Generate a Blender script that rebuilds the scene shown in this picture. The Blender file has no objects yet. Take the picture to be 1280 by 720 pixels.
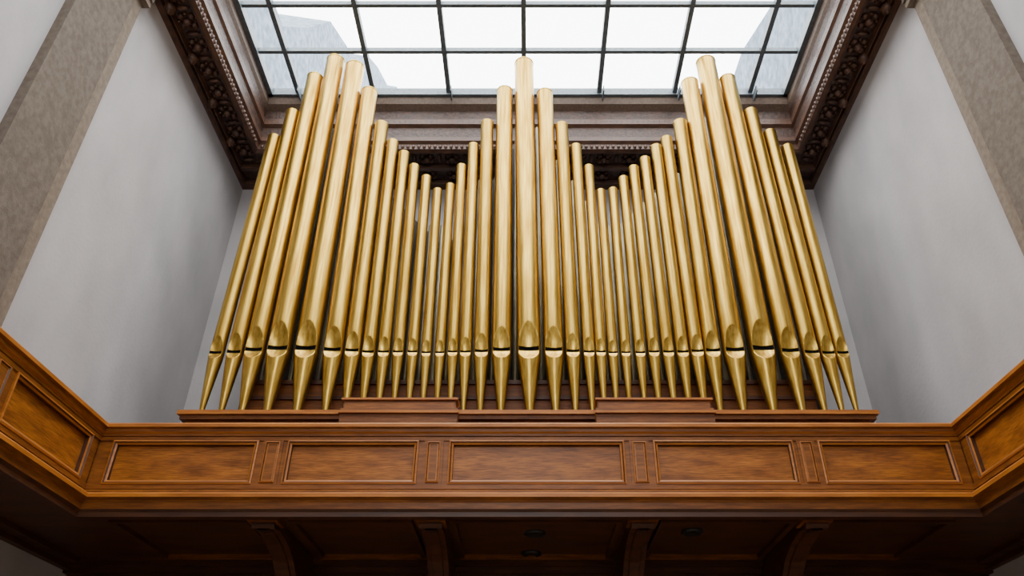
import bpy, math, random
from mathutils import Vector
random.seed(4)
TH=math.radians(33.49); F=960.0; CX=660.0
C,S=math.cos(TH),math.sin(TH)

# ---------------------------------------------------------------- materials
def mat(name, base, rough=0.5, metal=0.0, dark=None, nscale=(3,3,3), noise=4.0, bump=0.0, bscale=30.0, spec=0.5, ramp=(0.35,0.65), detail=6, bstretch=(1,1,1), grain=0.0):
    m=bpy.data.materials.new(name); m.use_nodes=True
    nt=m.node_tree; b=nt.nodes['Principled BSDF']
    b.inputs['Roughness'].default_value=rough; b.inputs['Metallic'].default_value=metal
    b.inputs['Specular IOR Level'].default_value=spec
    tc=nt.nodes.new('ShaderNodeTexCoord')
    if dark is not None:
        mp=nt.nodes.new('ShaderNodeMapping'); mp.inputs['Scale'].default_value=nscale
        nz=nt.nodes.new('ShaderNodeTexNoise'); nz.inputs['Scale'].default_value=noise; nz.inputs['Detail'].default_value=detail
        cr=nt.nodes.new('ShaderNodeValToRGB')
        cr.color_ramp.elements[0].position=ramp[0]; cr.color_ramp.elements[0].color=(*dark,1)
        cr.color_ramp.elements[1].position=ramp[1]; cr.color_ramp.elements[1].color=(*base,1)
        nt.links.new(tc.outputs['Object'],mp.inputs[0]); nt.links.new(mp.outputs[0],nz.inputs['Vector'])
        nt.links.new(nz.outputs[0],cr.inputs[0])
        if grain>0:
            mp3=nt.nodes.new('ShaderNodeMapping'); mp3.inputs['Scale'].default_value=(2.5,2.5,60)
            n3=nt.nodes.new('ShaderNodeTexNoise'); n3.inputs['Scale'].default_value=2.2; n3.inputs['Detail'].default_value=5; n3.inputs['Distortion'].default_value=.4
            c3=nt.nodes.new('ShaderNodeValToRGB'); c3.color_ramp.elements[0].position=.38; c3.color_ramp.elements[1].position=.6
            g=1-grain; c3.color_ramp.elements[0].color=(g,g,g,1); c3.color_ramp.elements[1].color=(1,1,1,1)
            mx=nt.nodes.new('ShaderNodeMix'); mx.data_type='RGBA'; mx.blend_type='MULTIPLY'; mx.inputs[0].default_value=1.0
            nt.links.new(tc.outputs['Object'],mp3.inputs[0]); nt.links.new(mp3.outputs[0],n3.inputs['Vector']); nt.links.new(n3.outputs[0],c3.inputs[0])
            nt.links.new(cr.outputs[0],mx.inputs[6]); nt.links.new(c3.outputs[0],mx.inputs[7]); nt.links.new(mx.outputs[2],b.inputs['Base Color'])
        else: nt.links.new(cr.outputs[0],b.inputs['Base Color'])
    else: b.inputs['Base Color'].default_value=(*base,1)
    if bump>0:
        mp2=nt.nodes.new('ShaderNodeMapping'); mp2.inputs['Scale'].default_value=bstretch
        n2=nt.nodes.new('ShaderNodeTexNoise'); n2.inputs['Scale'].default_value=bscale; n2.inputs['Detail'].default_value=4
        bp=nt.nodes.new('ShaderNodeBump'); bp.inputs['Strength'].default_value=bump; bp.inputs['Distance'].default_value=0.02
        nt.links.new(tc.outputs['Object'],mp2.inputs[0]); nt.links.new(mp2.outputs[0],n2.inputs['Vector'])
        nt.links.new(n2.outputs[0],bp.inputs['Height']); nt.links.new(bp.outputs[0],b.inputs['Normal'])
    return m
M_plaster=mat('plaster',(0.46,0.437,0.436),0.9,dark=(0.375,0.357,0.358),nscale=(1,1,.6),noise=1.2,bump=.15,bscale=14,spec=.2,ramp=(.3,.7))
M_stone=mat('limestone',(0.155,0.125,0.099),0.85,dark=(0.110,0.088,0.069),nscale=(1,1,1),noise=10,bump=.25,bscale=60,spec=.2)
M_stone2=mat('limestone_light',(0.21,0.166,0.127),0.85,dark=(0.155,0.122,0.092),nscale=(1,1,1),noise=10,bump=.25,bscale=60,spec=.2)
M_wood=mat('oak_frame',(0.30,0.097,0.013),0.45,dark=(0.17,0.050,0.006),nscale=(1.0,1.0,10),noise=1.6,bump=.05,bscale=8,bstretch=(1,1,12),grain=.35,spec=.35)
M_panel=mat('oak_panel',(0.47,0.155,0.019),0.42,dark=(0.21,0.060,0.007),nscale=(1.2,1.2,5),noise=1.7,detail=9,bump=.04,bscale=8,bstretch=(1,1,12),ramp=(.3,.7),grain=.5,spec=.35)
M_mould=mat('oak_moulding',(0.42,0.143,0.020),0.42,dark=(0.28,0.086,0.011),nscale=(1,1,9),noise=2,spec=.35)
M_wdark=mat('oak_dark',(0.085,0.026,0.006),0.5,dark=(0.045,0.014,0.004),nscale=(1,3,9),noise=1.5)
M_case=mat('organ_case_wood',(0.25,0.080,0.013),0.5,dark=(0.14,0.042,0.007),nscale=(1,1,12),noise=2,grain=.3,spec=.35)
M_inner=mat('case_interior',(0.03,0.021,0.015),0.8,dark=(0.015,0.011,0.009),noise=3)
M_ceil=mat('carved_walnut',(0.075,0.032,0.016),0.55,dark=(0.020,0.009,0.006),nscale=(1,1,1),noise=14,bump=.9,bscale=16)
M_ceil2=mat('walnut_moulding',(0.105,0.046,0.024),0.5,dark=(0.052,0.023,0.013),nscale=(1,1,6),noise=4)
M_ledge=mat('ledge_painted',(0.19,0.135,0.10),0.5,dark=(0.13,0.09,0.065),noise=6)
M_metal=mat('skylight_metal',(0.15,0.185,0.205),0.5,metal=.2,dark=(0.105,0.13,0.145),noise=5)
M_mouth_shade=mat('pipe_mouth_shade',(0.004,0.0035,0.003),0.9,spec=.05)  # painted shade: black colour stands in for the unlit pipe interior
M_blackm=mat('black_lamp_metal',(0.01,0.01,0.01),0.4)
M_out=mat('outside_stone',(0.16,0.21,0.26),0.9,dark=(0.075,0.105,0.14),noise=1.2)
M_floor=mat('floor_stone',(0.34,0.26,0.19),0.5,dark=(0.25,0.19,0.14),noise=3)
M_rear=mat('tin_pipe',(0.22,0.19,0.12),0.45,metal=.9,dark=(0.12,0.10,0.07),nscale=(1,1,.3),noise=6)
def brass():
    m=bpy.data.materials.new('brass_pipe'); m.use_nodes=True; nt=m.node_tree; b=nt.nodes['Principled BSDF']
    b.inputs['Metallic'].default_value=1.0
    tc=nt.nodes.new('ShaderNodeTexCoord'); mp=nt.nodes.new('ShaderNodeMapping'); mp.inputs['Scale'].default_value=(14,14,.7)
    nz=nt.nodes.new('ShaderNodeTexNoise'); nz.inputs['Scale'].default_value=1.6; nz.inputs['Detail'].default_value=7
    cr=nt.nodes.new('ShaderNodeValToRGB')
    cr.color_ramp.elements[0].position=.3; cr.color_ramp.elements[0].color=(0.32,0.175,0.020,1)
    cr.color_ramp.elements[1].position=.68; cr.color_ramp.elements[1].color=(0.61,0.405,0.085,1)
    nt.links.new(tc.outputs['Object'],mp.inputs[0]); nt.links.new(mp.outputs[0],nz.inputs['Vector'])
    nt.links.new(nz.outputs[0],cr.inputs[0]); nt.links.new(cr.outputs[0],b.inputs['Base Color'])
    mr=nt.nodes.new('ShaderNodeMapRange'); mr.inputs['To Min'].default_value=.42; mr.inputs['To Max'].default_value=.28
    nt.links.new(nz.outputs[0],mr.inputs[0]); nt.links.new(mr.outputs[0],b.inputs['Roughness'])
    bp=nt.nodes.new('ShaderNodeBump'); bp.inputs['Strength'].default_value=.07; bp.inputs['Distance'].default_value=.01
    nt.links.new(nz.outputs[0],bp.inputs['Height']); nt.links.new(bp.outputs[0],b.inputs['Normal'])
    return m
M_brass=brass()
def glassmat():
    m=bpy.data.materials.new('skylight_glass'); m.use_nodes=True; nt=m.node_tree
    nt.nodes.remove(nt.nodes['Principled BSDF']); out=nt.nodes['Material Output']
    t=nt.nodes.new('ShaderNodeBsdfTransparent'); t.inputs[0].default_value=(.97,.99,1,1)
    g=nt.nodes.new('ShaderNodeBsdfGlossy'); g.inputs['Roughness'].default_value=.05
    mx=nt.nodes.new('ShaderNodeMixShader'); mx.inputs[0].default_value=.04
    nt.links.new(t.outputs[0],mx.inputs[1]); nt.links.new(g.outputs[0],mx.inputs[2]); nt.links.new(mx.outputs[0],out.inputs[0])
    return m
M_glass=glassmat()

# ---------------------------------------------------------------- builder
class MB:
    def __init__(s): s.v=[]; s.f=[]; s.mi=[]; s.mats=[]; s.sm=[]
    def idx(s,m):
        if m not in s.mats: s.mats.append(m)
        return s.mats.index(m)
    def face(s,f,m,sm=False): s.f.append(f); s.mi.append(s.idx(m)); s.sm.append(sm)
    def box(s,x0,x1,y0,y1,z0,z1,m):
        b=len(s.v)
        s.v+=[(x0,y0,z0),(x1,y0,z0),(x1,y1,z0),(x0,y1,z0),(x0,y0,z1),(x1,y0,z1),(x1,y1,z1),(x0,y1,z1)]
        for f in [(0,3,2,1),(4,5,6,7),(0,1,5,4),(1,2,6,5),(2,3,7,6),(3,0,4,7)]:
            s.face(tuple(b+i for i in f),m)
    def loops(s,loops,mats,closed=False,sm=False):
        b=len(s.v); n=len(loops[0])
        for l in loops: s.v+=list(l)
        for i in range(len(loops)-1):
            m=mats[i] if isinstance(mats,list) else mats
            for j in range(n if closed else n-1):
                k=(j+1)%n
                s.face((b+i*n+j,b+i*n+k,b+(i+1)*n+k,b+(i+1)*n+j),m,sm)
    def blob(s,c,r,m,n=8,k=5):
        ls=[]
        for i in range(k+1):
            t=math.pi*i/k; t=min(max(t,.05),math.pi-.05)
            ls.append([(c[0]+r[0]*math.sin(t)*math.cos(2*math.pi*j/n),c[1]+r[1]*math.sin(t)*math.sin(2*math.pi*j/n),c[2]+r[2]*math.cos(t)) for j in range(n)])
        s.loops(ls,m,True,True)
    def obj(s,name,parent=None):
        me=bpy.data.meshes.new(name); me.from_pydata([tuple(p) for p in s.v],[],s.f)
        for m in s.mats: me.materials.append(m)
        for p,mi,sm in zip(me.polygons,s.mi,s.sm): p.material_index=mi; p.use_smooth=sm
        me.update()
        o=bpy.data.objects.new(name,me); bpy.context.collection.objects.link(o)
        if parent: o.parent=parent
        return o
def empty(name):
    o=bpy.data.objects.new(name,None); bpy.context.collection.objects.link(o); return o

XW,YB,ZC,ZS,YF=7.3,15.0,13.0,14.6,-6.0
# ---------------------------------------------------------------- room shell
b=MB(); b.box(-XW-.3,-XW,YF,YB,-1.6,15,M_plaster); b.obj('wall_left')
b=MB(); b.box(XW,XW+.3,YF,YB,-1.6,15,M_plaster); b.obj('wall_right')
b=MB(); b.box(-XW-.3,XW+.3,YB,YB+.3,-1.6,15,M_plaster); b.obj('wall_back')
b=MB()
WX,WA,WB=3.0,6.0,12.0  # opening for the added window behind the camera
b.box(-XW-.3,-WX,YF-.3,YF,-1.6,15,M_plaster); b.box(WX,XW+.3,YF-.3,YF,-1.6,15,M_plaster)
b.box(-WX,WX,YF-.3,YF,-1.6,WA,M_plaster); b.box(-WX,WX,YF-.3,YF,WB,15,M_plaster)
b.obj('wall_front')
b=MB(); b.box(-XW-.3,XW+.3,YF-.3,YB+.3,-1.8,-1.6,M_floor); b.obj('floor')
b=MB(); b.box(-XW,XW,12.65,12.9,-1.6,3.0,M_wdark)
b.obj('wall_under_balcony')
wn=empty('fill_window')  # unseen window, added to bring frontal light onto pipes and balcony
b=MB()
for k in range(5): b.box(-WX+1.5*k-.05,-WX+1.5*k+.05,YF-.2,YF-.08,WA,WB,M_metal)
for k in range(5): b.box(-WX,WX,YF-.2,YF-.08,WA+1.5*k-.05,WA+1.5*k+.05,M_metal)
b.obj('fill_window_bars',wn)
b=MB(); b.v=[(-WX,YF-.14,WA),(WX,YF-.14,WA),(WX,YF-.14,WB),(-WX,YF-.14,WB)]; b.face((0,1,2,3),M_glass); b.obj('fill_window_glass',wn)

# cornice ring
prof=[(0,0,12.94),(.05,.06,12.96),(.12,.2,12.96),(.14,.22,13.08),(.16,.65,13.08),(.18,.68,12.96),(.20,.78,12.96),
(.22,.80,13.08),(.64,1.25,13.08),(.66,1.28,12.97),(.73,1.36,12.93),(.80,1.45,12.97),
(.80,1.45,13.12),(.86,1.52,13.18),(.86,1.52,13.30),(.78,1.42,13.36),(.78,1.42,13.70),(.83,1.5,13.76),(.83,1.5,13.92),(.79,1.45,13.98),(.79,1.45,14.25),(.84,1.62,14.33),(.86,1.69,14.45),(.86,1.69,14.6)]
pm=[M_ceil2,M_ceil2,M_ceil2,M_ceil,M_ceil2,M_ceil2,M_ceil2,M_ceil,M_ceil2,M_ceil2,M_ceil2,M_ceil2,M_ceil2,M_ceil2,M_ceil2,M_ceil,M_ceil2,M_ceil2,M_ceil2,M_ceil,M_ledge,M_ledge,M_ledge]
b=MB()
b.loops([[(-(XW-a),YF,z),(-(XW-a),YB-d,z),(XW-a,YB-d,z),(XW-a,YF,z)] for a,d,z in prof],pm)
def rosette(b,x,y,z,s=1.0):
    b.blob((x,y,z-.05*s),(.085*s,.085*s,.09*s),M_ceil2)
    for k in range(4):
        a=math.pi/4+k*math.pi/2
        b.blob((x+.15*s*math.cos(a),y+.15*s*math.sin(a),z),(.075*s,.075*s,.06*s),M_ceil2,6,4)
    for k in range(4):
        a=k*math.pi/2
        b.blob((x+.17*s*math.cos(a),y+.17*s*math.sin(a),z),(.04*s,.04*s,.045*s),M_ceil2,6,4)
for sx in (-1,1):
    y=5.0
    while y<13.7:
        rosette(b,sx*(XW-.43),y,13.06,1.0)
        b.blob((sx*(XW-.43),y+.31,13.06),(.16,.05,.06),M_ceil2,6,4)
        y+=.62
    y=5.0
    while y<13.4:
        b.blob((sx*(XW-.80),y,13.04),(.05,.045,.06),M_ceil2,6,4); y+=.13
        b.blob((sx*(XW-.80),y,13.84),(.04,.045,.05),M_ceil2,6,4)
    # larger pendant bosses spaced along the carved soffit
    y=5.9
    while y<13.6:
        b.blob((sx*(XW-.22),y,13.0),(.11,.13,.13),M_ceil2,10,6)
        b.blob((sx*(XW-.22),y,12.9),(.05,.06,.06),M_ceil2,8,5)
        y+=1.24
x=-6.2
while x<6.3:
    rosette(b,x,YB-1.03,13.06,.95); rosette(b,x,YB-.43,13.06,.9)
    b.blob((x+.31,YB-1.03,13.06),(.05,.17,.06),M_ceil2,6,4); x+=.62
x=-6.4
while x<6.4:
    b.blob((x,YB-1.45,13.04),(.045,.05,.06),M_ceil2,6,4)
    b.blob((x,YB-1.47,13.84),(.045,.04,.05),M_ceil2,6,4); x+=.13
b.obj('trim_1')
b=MB(); b.box(-XW-.3,-6.45,1,YB+.3,14.62,14.8,M_metal); b.box(6.45,XW+.3,1,YB+.3,14.62,14.8,M_metal); b.box(-6.45,6.45,13.32,YB+.3,14.62,14.8,M_metal)
b.obj('trim_2')
b=MB(); b.box(-XW,XW,YF,.99,14.6,14.8,M_plaster); b.obj('ceiling')

# skylight
sk=empty('skylight')
b=MB()
cols=[-.1+1.87*k for k in range(-3,4)]
for x in cols: b.box(x-.055,x+.055,1,13.31,14.56,14.72,M_metal)
rows=[13.27-1.27*k for k in range(0,10)]
for y in rows: b.box(-6.44,6.44,y-.045,y+.045,14.58,14.70,M_metal)
for x in (-6.39,6.39): b.box(x-.06,x+.06,1,13.31,14.5,14.72,M_metal)
b.box(-6.44,6.44,13.22,13.31,14.5,14.72,M_metal)
for x in cols[::1]:
    b.box(x+.07,x+.095,12.95,13.3,14.35,14.52,M_metal)
b.obj('glazing_bars',sk)
b=MB(); b.v=[(-6.4,1,14.66),(6.4,1,14.66),(6.4,13.3,14.66),(-6.4,13.3,14.66)]; b.face((0,1,2,3),M_glass); b.obj('glass_panes',sk)

# outside neighbours
for X0,X1,pts in ((-8.4,-12,[(0,15),(0,17.5),(6,18),(9,18.6),(12,19),(14,20.6),(15,21.8),(17,22),(19,24.5),(21,27.5),(23.5,29),(25.5,29.6),(27,32.5),(29,34),(31.7,35.5),(34,38),(34,15)]),
                  (8.4,12,[(0,15),(0,18.5),(8,19),(12,20),(14,21.5),(16,22.4),(18,23.4),(20,24.4),(22,24.6),(24,27),(30,28),(30,15)])):
    b=MB()
    ls=[[(X0,y,z) for y,z in pts],[(X1,y,z+ (0 if z==15 else .8)) for y,z in pts]]
    b.loops(ls,M_out,True)
    b.face(tuple(range(len(pts))),M_out)
    b.obj('neighbouring_building')

# pilasters
for sx in (-1,1):
    b=MB()
    def bx(o,y0,y1,z0,z1,m):
        xs=sorted((sx*XW,sx*(XW-o))); b.box(xs[0],xs[1],y0,y1,z0,z1,m)
    bx(.10,7.75,9.05,-1.6,12.3,M_stone2)
    bx(.16,7.6,8.75,-1.6,12.3,M_stone)
    bx(.22,7.55,9.1,12.3,12.42,M_stone2)
    for k in range(12): bx(.26,7.58+k*.13,7.58+k*.13+.08,12.42,12.85,M_stone)
    bx(.20,7.55,9.1,12.42,12.9,M_stone2)
    b.obj('pilaster')

# ---------------------------------------------------------------- balcony
bal=empty('balcony')
XL,XR,YP=-5.90,5.95,10.0
def U(o,z): return [(XL+o,YF,z),(XL+o,YP-o,z),(XR-o,YP-o,z),(XR-o,YF,z)]
prof=[(-.30,3.5),(-.30,4.30),(.08,4.32),(.10,4.30),(.10,4.255),(.06,4.24),(.06,4.20),(.03,4.18),(.03,4.15),(0,4.14),(-.05,4.14),(-.05,3.40),(.0,3.40),(.03,3.38),(.03,3.345),(.13,3.32),(.15,3.30),(.15,3.255),(.09,3.23),(.07,3.20),(.07,3.12),(.03,3.09),(.03,3.03),(-.1,3.03),(-.1,3.10)]
pm=[M_wood,M_wood,M_mould,M_mould,M_wood,M_wood,M_mould,M_wood,M_wood,M_wood,M_panel,M_wood,M_mould,M_wood,M_mould,M_mould,M_mould,M_wood,M_wood,M_wood,M_wdark,M_wdark,M_wdark,M_wdark]
b=MB(); b.loops([U(o,z) for o,z in prof],pm); b.obj('parapet_body',bal)
ZT,ZB=4.14,3.40
b=MB()
def P(side,u,o,z):
    if side=='f': return (u,YP-o,z)
    if side=='l': return (XL+o,u,z)
    return (XR-o,u,z)
def pbox(side,u0,u1,o0,o1,z0,z1,m):
    p=P(side,u0,o0,z0); q=P(side,u1,o1,z1)
    b.box(min(p[0],q[0]),max(p[0],q[0]),min(p[1],q[1]),max(p[1],q[1]),min(p[2],q[2]),max(p[2],q[2]),m)
def frame(side,u0,u1,z0,z1,wd,oa,ob,m,deep=.05):
    def rect(i,o): 
        return [P(side,u0+i,o,z0+i),P(side,u1-i,o,z0+i),P(side,u1-i,o,z1-i),P(side,u0+i,o,z1-i)]
    b.loops([rect(0,oa),rect(.0,ob),rect(wd*.35,ob+.006),rect(wd*.6,ob-.012),rect(wd,oa+.004),rect(wd,oa-deep)],[m,m,M_wdark,m,M_wdark],True)
def field(side,u0,u1):
    frame(side,u0,u1,ZB+.07,ZT-.05,.06,-.0,.026,M_mould)
def stile(side,u0,u1): pbox(side,u0,u1,-.045,0,ZB+.04,ZT-.03,M_wood)
def narrow(side,u0,u1):
    pbox(side,u0,u1,-.045,.015,ZB+.04,ZT-.03,M_wood)
    frame(side,u0+.04,u1-.04,ZB+.09,ZT-.07,.04,.015,.03,M_mould,.01)
def rails(side,u0,u1):
    pbox(side,u0,u1,-.045,.018,ZT-.055,ZT-.002,M_wood); pbox(side,u0,u1,-.045,.018,ZB+.002,ZB+.075,M_wood)
fields=[(-5.70,-3.70),(-3.30,-1.50),(-1.08,1.32),(1.72,3.64),(3.98,5.80)]
narr=[(-3.64,-3.36),(-1.42,-1.16),(1.39,1.66),(3.69,3.94)]
rails('f',XL,XR)
for f in fields: field('f',*f)
stile('f',XL,-5.69); stile('f',5.79,XR)
for n,(fa,fb) in zip(narr,zip(fields,fields[1:])):
    stile('f',fa[1]-.01,n[0]); stile('f',n[1],fb[0]+.01); narrow('f',*n)
for side in ('l','r'):
    rails(side,YF,YP-.02)
    y=9.78; stile(side,y,YP-.02)
    while y>YF+2.6:
        field(side,y-1.85,y); stile(side,y-1.95,y-1.84); narrow(side,y-2.25,y-1.95); stile(side,y-2.36,y-2.25); y-=2.36
b.obj('parapet_panelling',bal)
b=MB()
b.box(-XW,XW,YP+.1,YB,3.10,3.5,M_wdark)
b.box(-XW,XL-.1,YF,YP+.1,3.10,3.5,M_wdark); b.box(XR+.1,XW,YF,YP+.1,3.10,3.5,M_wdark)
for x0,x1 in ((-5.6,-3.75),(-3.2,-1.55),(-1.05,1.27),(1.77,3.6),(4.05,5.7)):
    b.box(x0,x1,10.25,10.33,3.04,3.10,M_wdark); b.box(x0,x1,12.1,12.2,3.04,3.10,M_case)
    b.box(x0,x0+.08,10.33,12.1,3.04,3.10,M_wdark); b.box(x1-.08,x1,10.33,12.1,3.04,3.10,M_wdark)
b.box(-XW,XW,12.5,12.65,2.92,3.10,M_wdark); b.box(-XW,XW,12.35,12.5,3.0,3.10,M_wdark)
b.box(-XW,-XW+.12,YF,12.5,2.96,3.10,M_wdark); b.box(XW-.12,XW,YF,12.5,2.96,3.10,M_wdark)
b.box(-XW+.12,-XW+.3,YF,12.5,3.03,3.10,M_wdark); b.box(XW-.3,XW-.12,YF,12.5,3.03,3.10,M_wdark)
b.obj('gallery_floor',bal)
def corbel(b,x,w=.15):
    pr=[(10.16,3.10),(10.16,2.99),(10.22,2.95),(10.34,2.97),(10.5,2.98),(10.9,2.93),(11.3,2.80),(11.7,2.55),(11.95,2.25),(12.1,2.0),(12.25,1.93),(12.42,1.97),(12.5,2.1),(12.65,2.1),(12.65,3.10)]
    L=[(x-w,y,z) for y,z in pr]; R=[(x+w,y,z) for y,z in pr]
    b.loops([L,R],M_wdark,True); base=len(b.v)-2*len(pr)
    b.face(tuple(base+i for i in range(len(pr))),M_wdark); b.face(tuple(base+len(pr)+i for i in range(len(pr))),M_wdark)
    L=[(x-w*.45,y-.01,z-.025) for y,z in pr[2:10]]; R=[(x+w*.45,y-.01,z-.025) for y,z in pr[2:10]]
    L2=[(x-w*.55,y,z+.02) for y,z in pr[2:10]]; R2=[(x+w*.55,y,z+.02) for y,z in pr[2:10]]
    b.loops([L2,L,R,R2],M_wdark)
    b.box(x-w-.05,x+w+.05,10.12,10.45,3.02,3.10,M_case)
b=MB()
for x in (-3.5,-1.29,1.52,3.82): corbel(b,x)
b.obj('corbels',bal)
for (x,y,z) in ((.10,10.92,3.10),(2.3,10.85,3.10),(.05,12.0,3.10)):
    b=MB(); n=24
    def ring(r,zz): return [(x+r*math.cos(2*math.pi*i/n),y+r*math.sin(2*math.pi*i/n),zz) for i in range(n)]
    b.loops([ring(.15,z),ring(.155,z-.035),ring(.125,z-.045),ring(.11,z-.02),ring(.02,z-.02)],M_blackm,True,True)
    b.obj('ceiling_lamp')

# ---------------------------------------------------------------- organ
# measured bearings of every pipe (top, mouth, width) resolved to metres on the facade plane
org=empty('pipe_organ')
YPIPE=12.0
def un(px,py,Y):
    a=TH+math.atan((360-py)/F); Z=Y*math.tan(a); w=Y*C+Z*S
    return ((px-CX)/F*w, Z, F/w)
tab=[(343,172,271,438,259,18),(366,141,294,437,280,20),(394,97,319,434,305,25),(420,76,349,432,337,29),(444,84,384,432,374,30),(462,115,417,434,407,25),
(477,156,441,435,431,20),(491,178,461,437,455,17),(505,192,480,437,475,16),(518,208,498,437,493,14.5),(533,222,516,437,512,14),(547,238,533,438,530,13),(563,232,550,438,548,13),
(577,208,566,437,564,14),(592,182,582,437,581,15.5),(609,154,602,436,601,19),(631,114,627,434,627,25),(655,80,661,433,661,30),(681,117,692,434,694,25),(702,157,716,436,719,19),
(720,183,736,437,738,15.5),(736,209,751,437,754,14),(751,239,766,438,770,13),(766,237,782,438,786,13),(779,223,800,438,804,14),(792,210,817,437,822,15),(806,199,835,437,840,15.5),
(820,184,853,437,858,16.5),(833,174,871,436,877,17.5),(850,154,890,435,898,21),(862,104,917,434,928,27),(882,78,952,432,965,31),(909,99,986,435,999,25),(938,140,1013,437,1025,21),(962,166,1034,438,1047,18.5),(984,184,1052,438,1066,17)]
ZL=5.24
P_=[]
for (tx,ty,mx,my,bx_,wd) in tab:
    t=un(tx,ty,YPIPE); m=un(mx,my+2+wd*.13,YPIPE)
    P_.append((round(t[0],3),round(t[1],3),round(m[0],3),round(m[1],3),round(wd/m[2]/2,4)))
def pipe(i,tx,tz,mx,mz,r):
    b=MB(); n=96; zb=ZL
    sl=(tx-mx)/(tz-mz)
    ax=lambda z: mx+sl*(z-mz)
    rows=[]
    hs=.22*r; zs=mz-hs
    def fr(z): return r*min(1,(.20+.80*(z-zb)/(zs-.35*r-zb)))
    W0=.84; kk=lambda w: math.sqrt(1-w*w)
    hl=.95*r; za=zs-hl
    for k in range(6): z=zb+(za-zb)*k/5; rows.append((z,fr(z),None,0,0))
    for k in range(1,12):
        t=math.cos(k/11*math.pi/2); z=zs-hl*t; w=W0*math.sqrt(max(0,1-t*t)); rows.append((z,fr(z),w,0,.10*(1-t)))
    rows.append((zs+.001,r,W0,1,.34)); rows.append((mz+hs,r,W0,0,.34))
    z0=mz+hs+.004; hu=2.15*r
    for k in range(0,19):
        t=math.sin(k/18*math.pi/2); rows.append((z0+hu*t,r,W0*math.sqrt(max(0,1-t*t)),0,.24*(1-t)))
    rows.append((z0+hu+.02,r,None,0,0))
    rows.append((tz-.09*r-.02,r,None,0,0)); rows.append((tz-.09*r,r*1.035,None,0,0)); rows.append((tz,r*1.035,None,0,0)); rows.append((tz,r*.95,None,0,0)); rows.append((tz-.6,r*.95,None,0,0))
    ls=[]
    for z,R,w,_,dish in rows:
        l=[]
        for j in range(n):
            a=2*math.pi*j/n; X=R*math.sin(a); Y=-R*math.cos(a)
            if w is not None and w>0 and Y<0 and abs(X)<w*R:
                Y=-R*(kk(w)-dish*(1-(X/(w*R))**2))
            l.append((ax(z)+X,YPIPE+Y,z))
        ls.append(l)
    b.v=[p for l in ls for p in l]
    lim=math.asin(W0*.98)
    for q in range(len(rows)-1):
        for j in range(n):
            k2=(j+1)%n; am=(j+.5)*2*math.pi/n; am=min(am,2*math.pi-am)
            m=M_mouth_shade if (rows[q][3]==1 and am<lim) else M_brass  # slot is closed; its darkness is put in as colour
            b.face((q*n+j,q*n+k2,(q+1)*n+k2,(q+1)*n+j),m,True)
    o=b.obj('pipe_%d'%(i+1),org)
    try: o.data.set_sharp_from_angle(angle=math.radians(16))
    except Exception as e: print(e)
    return o
for i,p in enumerate(P_): pipe(i,*p)

b=MB()
b.box(-5.68,5.68,11.6,12.9,5.12,ZL,M_case)
b.box(-5.6,5.6,11.68,12.9,4.2,5.12,M_case)
b.box(-5.72,5.72,11.55,11.65,5.19,5.26,M_mould)
for x0,x1 in ((-3.01,-1.13),(1.09,2.98)):
    b.box(x0,x1,11.35,11.6,4.2,5.20,M_case)
    b.box(x0+.03,x1-.03,11.38,11.62,5.12,5.34,M_case)
    b.box(x0+.0,x1-.0,11.33,11.62,5.34,5.375,M_mould)
    b.box(x0-.02,x1+.02,11.30,11.36,5.10,5.14,M_mould)
    b.box(x0+.05,x1-.05,11.36,11.38,5.16,5.30,M_wood)
b.box(-5.0,5.1,12.45,12.55,ZL,6.25,M_case)
for z in (5.55,5.85,6.15): b.box(-5.0,5.1,12.40,12.46,z,z+.06,M_wdark)
b.obj('wind_chest',org)
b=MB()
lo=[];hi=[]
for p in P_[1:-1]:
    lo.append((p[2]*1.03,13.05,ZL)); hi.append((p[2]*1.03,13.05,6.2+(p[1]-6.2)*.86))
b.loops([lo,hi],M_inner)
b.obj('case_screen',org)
b=MB()
for k in range(2,len(P_)-3):
    xa=(P_[k][2]+P_[k+1][2])/2; zt=min(P_[k][1],P_[k+1][1])-.35
    r=.05+.03*((k*7)%3)/2; n=12
    rg=lambda x,z,r: [(x+r*math.cos(2*math.pi*i/n),12.75+r*math.sin(2*math.pi*i/n),z) for i in range(n)]
    b.loops([rg(xa*1.05,ZL,.03),rg(xa*1.05,6.3,r),rg(xa*1.05,zt,r),rg(xa*1.05,zt,r*.8)],M_rear,True,True)
b.obj('rear_rank_pipes',org)

# ---------------------------------------------------------------- camera, light
cam=bpy.data.cameras.new('camera'); co=bpy.data.objects.new('camera',cam); bpy.context.collection.objects.link(co)
cam.sensor_width=36; cam.lens=F/1280*36; cam.shift_x=-(CX-640)/1280
co.rotation_euler=(math.pi/2+TH,0,0)
bpy.context.scene.camera=co
def portal(name,loc,rot,sx,sy):
    li=bpy.data.lights.new(name,'AREA'); li.shape='RECTANGLE'; li.size=sx; li.size_y=sy
    li.cycles.is_portal=True
    o=bpy.data.objects.new(name,li); bpy.context.collection.objects.link(o); o.location=loc; o.rotation_euler=rot
portal('skylight_portal',(0,7.15,14.75),(0,0,0),12.8,12.3)
portal('fill_window_portal',(0,YF-.25,(WA+WB)/2),(math.pi/2,0,0),WX*2,WB-WA)  # sky light through the added front window
w=bpy.data.worlds.new('sky'); bpy.context.scene.world=w; w.use_nodes=True
bg=w.node_tree.nodes['Background']; bg.inputs[0].default_value=(1,.99,.985,1); bg.inputs[1].default_value=10.5
for o in bpy.data.objects:
    if o.parent is None: o.location.z+=1.6
